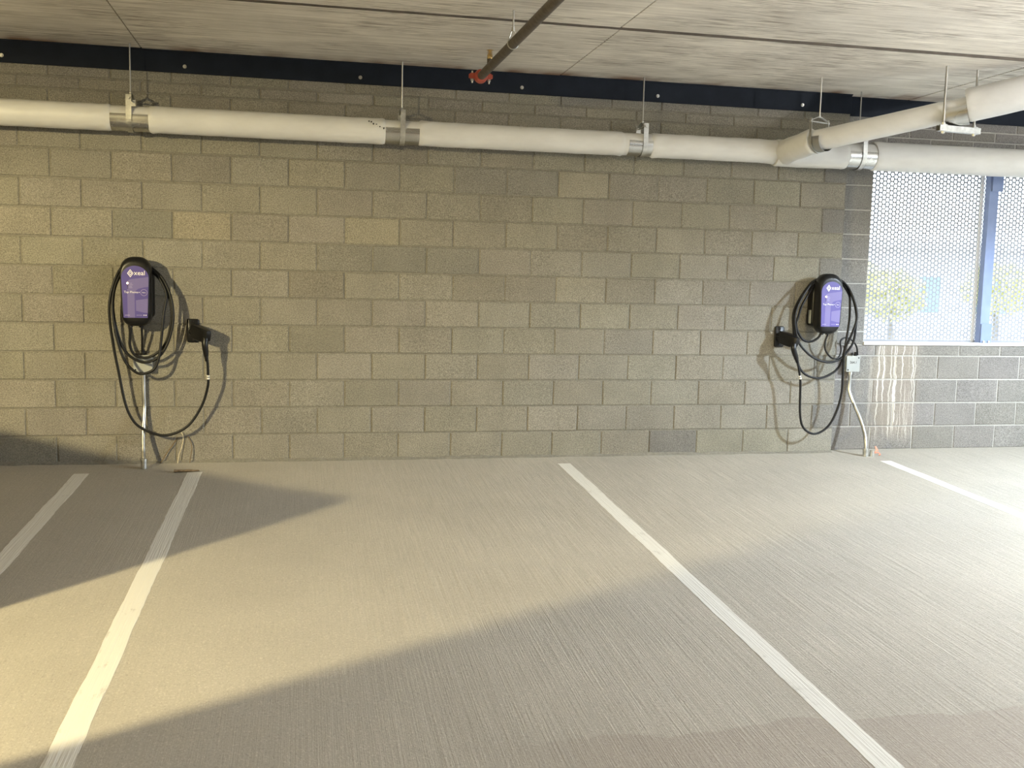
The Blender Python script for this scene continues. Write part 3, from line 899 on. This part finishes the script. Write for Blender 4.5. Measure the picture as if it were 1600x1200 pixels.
def build_charger(cx, name_label, cable, whip, hand, side):
    O = Vector((cx, 0, 1.252))
    c = empty('car_charger', O, name_label, 'car charger', 'wall-mounted car chargers')
    # rear housing
    rings = []
    zc = -.010
    for y, s, g in ((-.003, .0, .0), (-.070, .0, .0), (-.080, .004, .003), (-.088, .012, .008)):
        rings.append([(x, y, z + zc) for x, z in rrect(.104 - s, .176 - g, .03, 5)])
    MB().loft(rings).build('rear_housing', 'black', c, True, angle=50)
    neck = MB().loft([[(x, y, z - .012) for x, z in rrect(w, hh, .03, 5)] for y, w, hh in ((-.085, .088, .172), (-.105, .095, .195))])
    neck.build('neck', 'black', c, True)
    # front shell
    rings = []
    N = 9
    rings.append([(x, -.098, z) for x, z in rrect(.098, .235, .085, 8, .070, .93)])
    rings.append([(x, -.103, z) for x, z in rrect(.103, .241, .088, 8, .074, .93)])
    rings.append([(x, -.112, z) for x, z in rrect(.1055, .2435, .09, 8, .076, .93)])
    rings.append([(x, -.150, z) for x, z in rrect(.1055, .2435, .09, 8, .076, .93)])
    for k in range(1, N + 1):
        t = math.pi / 2 * k / N
        ins_x = .013 * (1 - math.cos(t)); ins_z = .050 * (1 - math.cos(t))
        y = -.150 - .050 * math.sin(t)
        rings.append([(x, y, z - (.0 if z > 0 else .0)) for x, z in rrect(.1055 - ins_x, .2435 - ins_z, .09 - ins_x * .3, 8, .076 - ins_x * .3, .93)])
    MB().loft(rings).build('front_shell', 'black', c, True, angle=60)
    # purple face with arched top
    pts = []
    w, zt, zb, yf = .0915, .180, -.183, -.2012
    for k in range(15):
        a = math.pi * k / 14
        pts.append((w * math.cos(a), zt - .082 + .082 * math.sin(a)))
    outline = [(-.080, zb), (.080, zb)] + pts
    pan = MB().loft([[(x * s, y, z) for x, z in outline] for y, s in ((-.190, 1.0), (yf + .001, 1.0), (yf, .992))]).build('face_panel', 'purple', c)
    # big pale letterform printed on the face (clipped pieces)
    def poly(pp, m, name, y):
        v = [(a, y, b) for a, b in pp] + [(a, y + .0004, b) for a, b in pp]
        n = len(pp)
        f = [tuple(range(n)), tuple(range(2 * n - 1, n - 1, -1))] + [(i, (i + 1) % n, n + (i + 1) % n, n + i) for i in range(n)]
        MB().add(v, f).build(name, m, pan)
    y1 = yf - .0005
    arc = [(-.052 + .0, .055), (-.050, .072), (-.040, .082), (-.02, .087), (.085, .103), (.0885, .104), (.0885, .035), (.06, .031), (.02, .020), (.004, .006), (-.004, -.012), (-.004, zb + .002), (-.052, zb + .002)]
    poly(arc, 'purple2', 'print_shape', y1)
    poly([(.004, -.060), (.0845, -.047), (.0815, -.148), (.060, -.146), (.004, -.134)], 'purple2', 'print_shape', y1)
    # logo
    y2 = yf - .0012
    dx, dz, s = -.030, .127, .0245
    lg = MB()
    for (o_, i_) in ((1.0, .74), (.52, .30)):
        a = [(dx, dz + s * 1.15 * o_), (dx + s * .86 * o_, dz), (dx, dz - s * 1.15 * o_), (dx - s * .86 * o_, dz)]
        b = [(dx, dz + s * 1.15 * i_), (dx + s * .86 * i_, dz), (dx, dz - s * 1.15 * i_), (dx - s * .86 * i_, dz)]
        v = [(p, y2, q) for p, q in a] + [(p, y2, q) for p, q in b] + [(p, y2 + .0005, q) for p, q in a] + [(p, y2 + .0005, q) for p, q in b]
        f = []
        for k in range(4):
            j = (k + 1) % 4
            f += [(k, j, 4 + j, 4 + k), (8 + k, 12 + k, 12 + j, 8 + j), (k, 8 + k, 8 + j, j)]
        lg.add(v, f)
    lg.build('logo_mark', 'print', pan)
    text_mesh('logo_lettering', 'xeal', .046, 'print', pan, (-.006, y2, .129), weight=.0002)
    text_mesh('lettering', 'Tap Phone', .0215, 'print', pan, (-.074, y2, -.004))
    ar = MB().add([(.024, y2, -.0005), (.024, y2, -.0085), (.031, y2, -.0045), (.024, y2 + .0004, -.0005), (.024, y2 + .0004, -.0085), (.031, y2 + .0004, -.0045)], [(0, 1, 2), (5, 4, 3), (0, 3, 4, 1), (1, 4, 5, 2), (2, 5, 3, 0)])
    ar.build('arrow_mark', 'print', pan)
    rg = MB()
    n = 24
    for k in range(n):
        a0, a1 = 2 * math.pi * k / n, 2 * math.pi * (k + 1) / n
        rg.add([(.058 + r * math.cos(a), y2, -.006 + r * math.sin(a)) for a in (a0, a1) for r in (.0230, .0205)], [(0, 2, 3, 1)])
    rg.build('tap_ring', 'dim', pan)
    text_mesh('lettering', 'Here', .0120, 'print', pan, (.058, y2, -.006), 'CENTER')
    # status lights
    MB().tube([(-.050, y2 + .001, .058), (-.050, y2 - .0015, .058)], .0062, 14).build('status_light', 'led', pan)
    for k in range(3):
        MB().tube([(-.049, y2 + .001, .045 - k * .0105), (-.049, y2 - .0004, .045 - k * .0105)], .0030, 10).build('status_light', 'dot', pan)
    for k, wd in enumerate((.020, .026, .020, .022)):
        MB().box((-.040, y2, .0565 - k * .0105), (-.040 + wd, y2 + .0004, .0592 - k * .0105)).build('caption_mark', 'dim', pan)
    MB().box((-.070, y2, -.1665), (-.038, y2 + .0004, -.163)).build('caption_mark', 'dim', pan)
    MB().box((.006, y2, -.1650), (.046, y2 + .0004, -.163)).build('caption_mark', 'dim', pan)
    for q in (.053, .066):
        MB().box((q, y2, -.1668), (q + .007, y2 + .0004, -.1612)).build('caption_mark', 'print', pan)
    # rating label on the left side
    MB().box((-.1052, -.072, -.165), (-.1035, -.030, -.055)).build('rating_label', 'sticker', c)
    # glands under the housing
    for q, yy in ((-.042, -.15), (.024, -.115)):
        MB().tube([(q, yy, -.215), (q, yy, -.252)], .0145, 12).build('cable_gland', 'black', c, True)
    # cable
    P = [Vector(p) for p in cable]
    for p in P:
        if p.y > -.112 and p.z > 1.30:
            p.z = min(p.z, 1.458)
    path = [p - O for p in catmull(P, 6)]
    cb = MB().tube(path, R_CABLE, 10).build('charging_cable', 'rubber', c, True)
    # white marker band on the cable, just above the long loop
    end = len(path) - 1
    acc = 0; i = end
    while acc < .135:
        acc += (path[i] - path[i - 1]).length; i -= 1
    t = (path[i] - path[i + 1]).normalized()
    MB().tube([path[i], path[i] + t * .012], R_CABLE + .0009, 12).build('marker_band', 'white', cb, True)
    MB().tube([path[i] + t * .018, path[i] + t * .030], R_CABLE + .0009, 12).build('marker_band', 'white', cb, True)
    # power whip
    MB().tube([p - O for p in catmull(whip, 6)], .0078 if side < 0 else .0072, 10).build('power_whip', 'rubber', c, True)
    # connector: nozzle, wedge-shaped body, grip, strain relief
    N0, E1, G1, S1 = [Vector(p) - O for p in hand]
    ax = (E1 - N0).normalized()
    sidev = ax.cross(Vector((0, 0, 1))).normalized(); upv = sidev.cross(ax).normalized()
    Ln = (E1 - N0).length
    def sec(p, w, zt, zb, n=5, r=.4):
        rr = min(w, (zt - zb) / 2) * r
        return [p + sidev * a + upv * ((zt + zb) / 2 + b) for a, b in rrect(w, (zt - zb) / 2, rr, n)]
    MB().tube([N0 - ax * .005, N0 + ax * .05], .0235, 16).build('connector_nozzle', 'black', cb, True)
    body = [sec(N0 + ax * .022, .026, .030, -.030), sec(N0 + ax * .030, .036, .050, -.050), sec(N0 + ax * Ln * .5, .036, .045, -.060), sec(N0 + ax * Ln * .82, .031, .034, -.066), sec(N0 + ax * (Ln + .008), .026, .024, -.056), sec(N0 + ax * (Ln + .026), .018, .018, -.016)]
    MB().loft(body).build('connector_body', 'black', cb, True, angle=50)
    lt = MB().box((-.011, -.0, -.004), (.011, .05, .004))
    base = N0 + ax * Ln * .62 + upv * .036
    lt.v = [base + sidev * v.x + ax * v.y + upv * (v.z - v.y * .3) for v in lt.v]
    lt.build('latch_lever', 'black', cb, bevel=.002)
    gp = catmull([E1 + ax * -.012 + upv * -.010, G1, S1 + (G1 - S1) * .30, S1], 5)
    m = len(gp)
    MB().tube(gp, [.0235 - .0075 * (k / (m - 1)) ** 1.5 for k in range(m)], 14).build('connector_grip', 'black', cb, True)
    dn = (gp[-1] - gp[-2]).normalized()
    sr = MB()
    q = gp[-1]
    prof = [(0, .016), (.006, .016), (.007, .0125), (.012, .0125), (.013, .0150), (.019, .0150), (.020, .0118), (.025, .0118), (.026, .0135), (.031, .0130), (.040, .0105)]
    sr.tube([q + dn * a for a, _ in prof], [r for _, r in prof], 12)
    sr.build('strain_relief', 'black', cb, True)
    return c
build_charger(-1.453, 'purple and black wall charger on the left, above the straight conduit', CABLE_L, WHIP_L, HAND_L, -1)
build_charger(3.875, 'purple and black wall charger on the right, beside the perforated screen', CABLE_R, WHIP_R, HAND_R, 1)

def holster(x, label):
    h = empty('connector_holster', (x, 0, .972), label, 'connector holder', 'connector holders')
    rings = [[(a, y, b) for a, b in rrect(.0425 - s, .086 - s, .016, 5)] for y, s in ((-.001, 0), (-.010, 0), (-.014, .004))]
    MB().loft(rings).build('back_plate', 'black', h, True, angle=50)
    cup = MB()
    n = 20
    rr = [(-.012, .036), (-.030, .034), (-.034, .0305), (-.034, .0265), (-.016, .0255)]
    cup.loft([[(r * math.cos(2 * math.pi * k / n), y, r * math.sin(2 * math.pi * k / n)) for k in range(n)] for y, r in rr])
    cup.build('cup', 'black', h, True, angle=50)
    for z in (.066, -.066):
        MB().tube([(0, -.013, z), (0, -.0165, z)], .0085, 12).build('screw', 'dot', h, True)
holster(-1.089, 'black connector holder right of the left charger')
holster(3.531, 'black connector holder left of the right charger')

# ================================================================== BOXES AND CONDUITS
def jbox(x, y, z0, z1, w, label, marks):
    b = empty('junction_box', (x, y, (z0 + z1) / 2), label, 'electrical box', 'small grey electrical boxes')
    hh = (z1 - z0) / 2
    MB().box((-w / 2, -.055, -hh), (w / 2, -.002, hh)).build('body', 'boxg', b, bevel=.004)
    MB().box((-w / 2 - .002, -.060, -hh - .002), (w / 2 + .002, -.0555, hh + .002)).build('cover', 'boxg', b, bevel=.002)
    for q in ((-w / 2 + .012, -hh + .014), (w / 2 - .012, hh - .014)):
        MB().tube([(q[0], -.0605, q[1]), (q[0], -.063, q[1])], .005, 10).build('cover_screw', 'dot', b, True)
    # threaded hub for the whip
    MB().tube([(marks, -.028, hh + .0005), (marks, -.028, hh + .016)], .0165, 6).tube([(marks, -.028, hh + .016), (marks, -.028, hh + .034)], .0125, 12).build('cord_grip', 'black', b)
    return b
jbox(-1.432, 0.0, .676, .793, .125, 'grey electrical box behind the coiled cable of the left charger', -.004)
bR = jbox(4.240, YB, .682, .812, .118, 'grey electrical box with marker writing below the right charger', .034)
text_mesh('marker_writing', '264,1', .030, 'marker', bR, (0, -.0606, .012), 'CENTER')

def conduit(path, r, label, coup):
    P = catmull(path, 6)
    O = Vector((P[-1].x, P[-1].y, fz(P[-1].y)))
    c = empty('steel_conduit', O, label, 'conduit', 'steel conduits')
    MB().tube([p - O for p in P], r, 14).build('tube', 'conduit', c, True)
    MB().tube([(0, 0, -.01), (0, 0, coup)], r * 1.55, 14).build('coupling', 'galv', c, True)
    MB().tube([(0, 0, coup * .80), (0, 0, coup + .006)], r * 1.75, 14).build('lock_ring', 'galv', c, True)
    top = P[0] - O
    MB().tube([top + Vector((0, 0, -.026)), top + Vector((0, 0, -.001))], r * 1.35, 12).build('box_connector', 'galv', c, True)
    if coup > .06:
        for s in (.030, .052):
            MB().tube([(0, -r * 1.40, s), (0, -r * 1.40 - .006, s)], .0048, 8).build('set_screw', 'galv', c, True)
    return c
conduit([(-1.432, -.030, .676), (-1.432, -.030, .50), (-1.430, -.034, .40), (-1.434, -.075, .25), (-1.428, -.130, .12), (-1.420, -.170, .05), (-1.418, -.182, -.008)], .0145, 'shiny straight steel conduit from the floor to the left electrical box', .068)
conduit([(4.232, YB - .030, .682), (4.232, YB - .030, .58), (4.230, .052, .51), (4.254, .010, .41), (4.275, -.055, .305), (4.284, -.115, .205), (4.281, -.160, .115), (4.280, -.171, -.008)], .0145, 'offset-bent steel conduit beside the lime stains on the right', .058)

# capped stub with orange tape
st = empty('capped_stub', (4.338, -.172, fz(-.172)), 'short capped pipe stub with orange tape beside the bent conduit', 'pipe stub')
MB().tube([(0, 0, -.01), (0, 0, .040)], .0195, 14).tube([(0, 0, .040), (0, 0, .050)], .0165, 14).build('cap', 'galv', st, True)
tp = MB()
for pts in ([(.018, -.01, .03), (.030, -.012, .055), (.024, -.006, .085), (.036, -.012, .064), (.046, -.016, .045)], [(.020, -.012, .028), (.038, -.016, .034), (.055, -.020, .028), (.066, -.02, .014), (.052, -.016, .012)]):
    tp.tube(catmull(pts, 4), .006, 6, flat=(1.0, .35))
tp.build('tape_tail', 'orange', st)

# ================================================================== SMALL THINGS ON THE FLOOR
t1 = MB().tube(catmull([(-1.217, -.012, .170), (-1.245, -.016, .125), (-1.277, -.016, .081), (-1.325, -.03, .000)], 5), .0036, 6).build('dry_stem', 'twig', None, True)
tag(t1, 'thin dark stem leaning against the wall left of the wood scrap', 'stem')
t2 = MB().tube(catmull([(-1.135, -.010, .196), (-1.112, -.018, .150), (-1.106, -.024, .100), (-1.114, -.03, .045), (-1.120, -.035, .001)], 5), .0036, 6).build('dry_stem', 'twig', None, True)
tag(t2, 'thin dark curved stem at the wall above the wood scrap', 'stem')
t3 = MB().tube(catmull([(-1.178, -.012, .225), (-1.166, -.016, .185), (-1.178, -.020, .115), (-1.196, -.03, .060), (-1.205, -.04, .000)], 5), .0028, 6).build('dry_stem', 'straw', None, True)
tag(t3, 'pale straw-coloured stem between the two dark stems', 'stem')
ws = MB()
rings = []
for k in range(9):
    x = -.085 + .17 * k / 8
    r = .0125 * (1 - .5 * (k / 8) ** 2) * random.uniform(.85, 1.1)
    rings.append([(x, 1.5 * r * math.cos(a), .011 + r * .8 * math.sin(a)) for a in [2 * math.pi * q / 8 for q in range(8)]])
ws.loft(rings)
wo = ws.build('wood_scrap', 'wood', None, True, loc=(-1.112, -.312, fz(-.312)))
tag(wo, 'short brown wood scrap lying at the head of a stall line', 'wood scrap')

# ================================================================== LAMPS OUT OF THE PICTURE
def lamp(spec, label):
    x, y, z = spec['loc']
    l = empty('garage_lamp', (x, y, z), label, 'lamp', 'garage ceiling lamps')
    rings = [[(a, b, zz) for a, b in rrect(s, s, .05, 5)] for zz, s in ((.10, .10), (.13, .19), (.17, .20), (.19, .12))]
    MB().loft(rings).build('housing', 'galv', l, True)
    MB().tube([(0, 0, .098), (0, 0, .118)], .13, 20).build('lens', 'lens', l, True)
    MB().tube([(0, 0, .18), (0, 0, CEIL - z - .014)], .012, 10).build('stem', 'rod', l, True)
    # wide cut-off reflector, its rim below the light
    n = 40
    e = -.01 - spec['shade']
    prof = [(.10, .125), (.30, .095), (.44, .040), (.46, e), (.466, e), (.446, .043), (.303, .100), (.10, .130)]
    MB().loft([[(r * math.cos(2 * math.pi * k / n), r * math.sin(2 * math.pi * k / n), zz) for k in range(n)] for r, zz in prof], cap=False).build('reflector', 'boxg', l, True)
    ld = bpy.data.lights.new('lamp_light', 'POINT')
    ld.energy = spec['power']; ld.color = spec['color']; ld.shadow_soft_size = spec['radius']
    lo = bpy.data.objects.new('lamp_light', ld)
    COL.objects.link(lo); lo.parent = l; lo.location = (0, 0, -.01)
lamp(LAMP_L, 'square garage lamp hanging from the ceiling, left of the viewer')
lamp(LAMP_R, 'square garage lamp hanging from the ceiling, right of the viewer')
lamp(LAMP_FILL, 'square garage lamp hanging from the ceiling, behind the viewer')

def uplight(spec, label):
    x, y, z = spec['loc']
    l = empty('bowl_uplighter', (x, y, z), label, 'lamp')
    n = 40; e = spec['shade']
    prof = [(.04, -.12), (.26, -.10), (.42, -.04), (.46, e), (.466, e), (.428, -.045), (.265, -.107), (.04, -.127)]
    MB().loft([[(r * math.cos(2 * math.pi * k / n), r * math.sin(2 * math.pi * k / n), zz) for k in range(n)] for r, zz in prof], cap=False).tube([(0, 0, -.127), (0, 0, -.118)], .06, 20).build('bowl', 'boxg', l, True)
    for k in range(3):
        a = 2 * math.pi * k / 3
        MB().tube([(.45 * math.cos(a), .45 * math.sin(a), e - .01), (.30 * math.cos(a), .30 * math.sin(a), CEIL - z - .014)], .004, 8).build('suspension_rod', 'rod', l, True)
    ld = bpy.data.lights.new('lamp_light', 'POINT')
    ld.energy = spec['power']; ld.color = spec['color']; ld.shadow_soft_size = spec['radius']
    lo = bpy.data.objects.new('lamp_light', ld)
    COL.objects.link(lo); lo.parent = l; lo.location = (0, 0, 0)
uplight(LAMP_UPFILL, 'shallow bowl uplighter hanging right of the viewer')
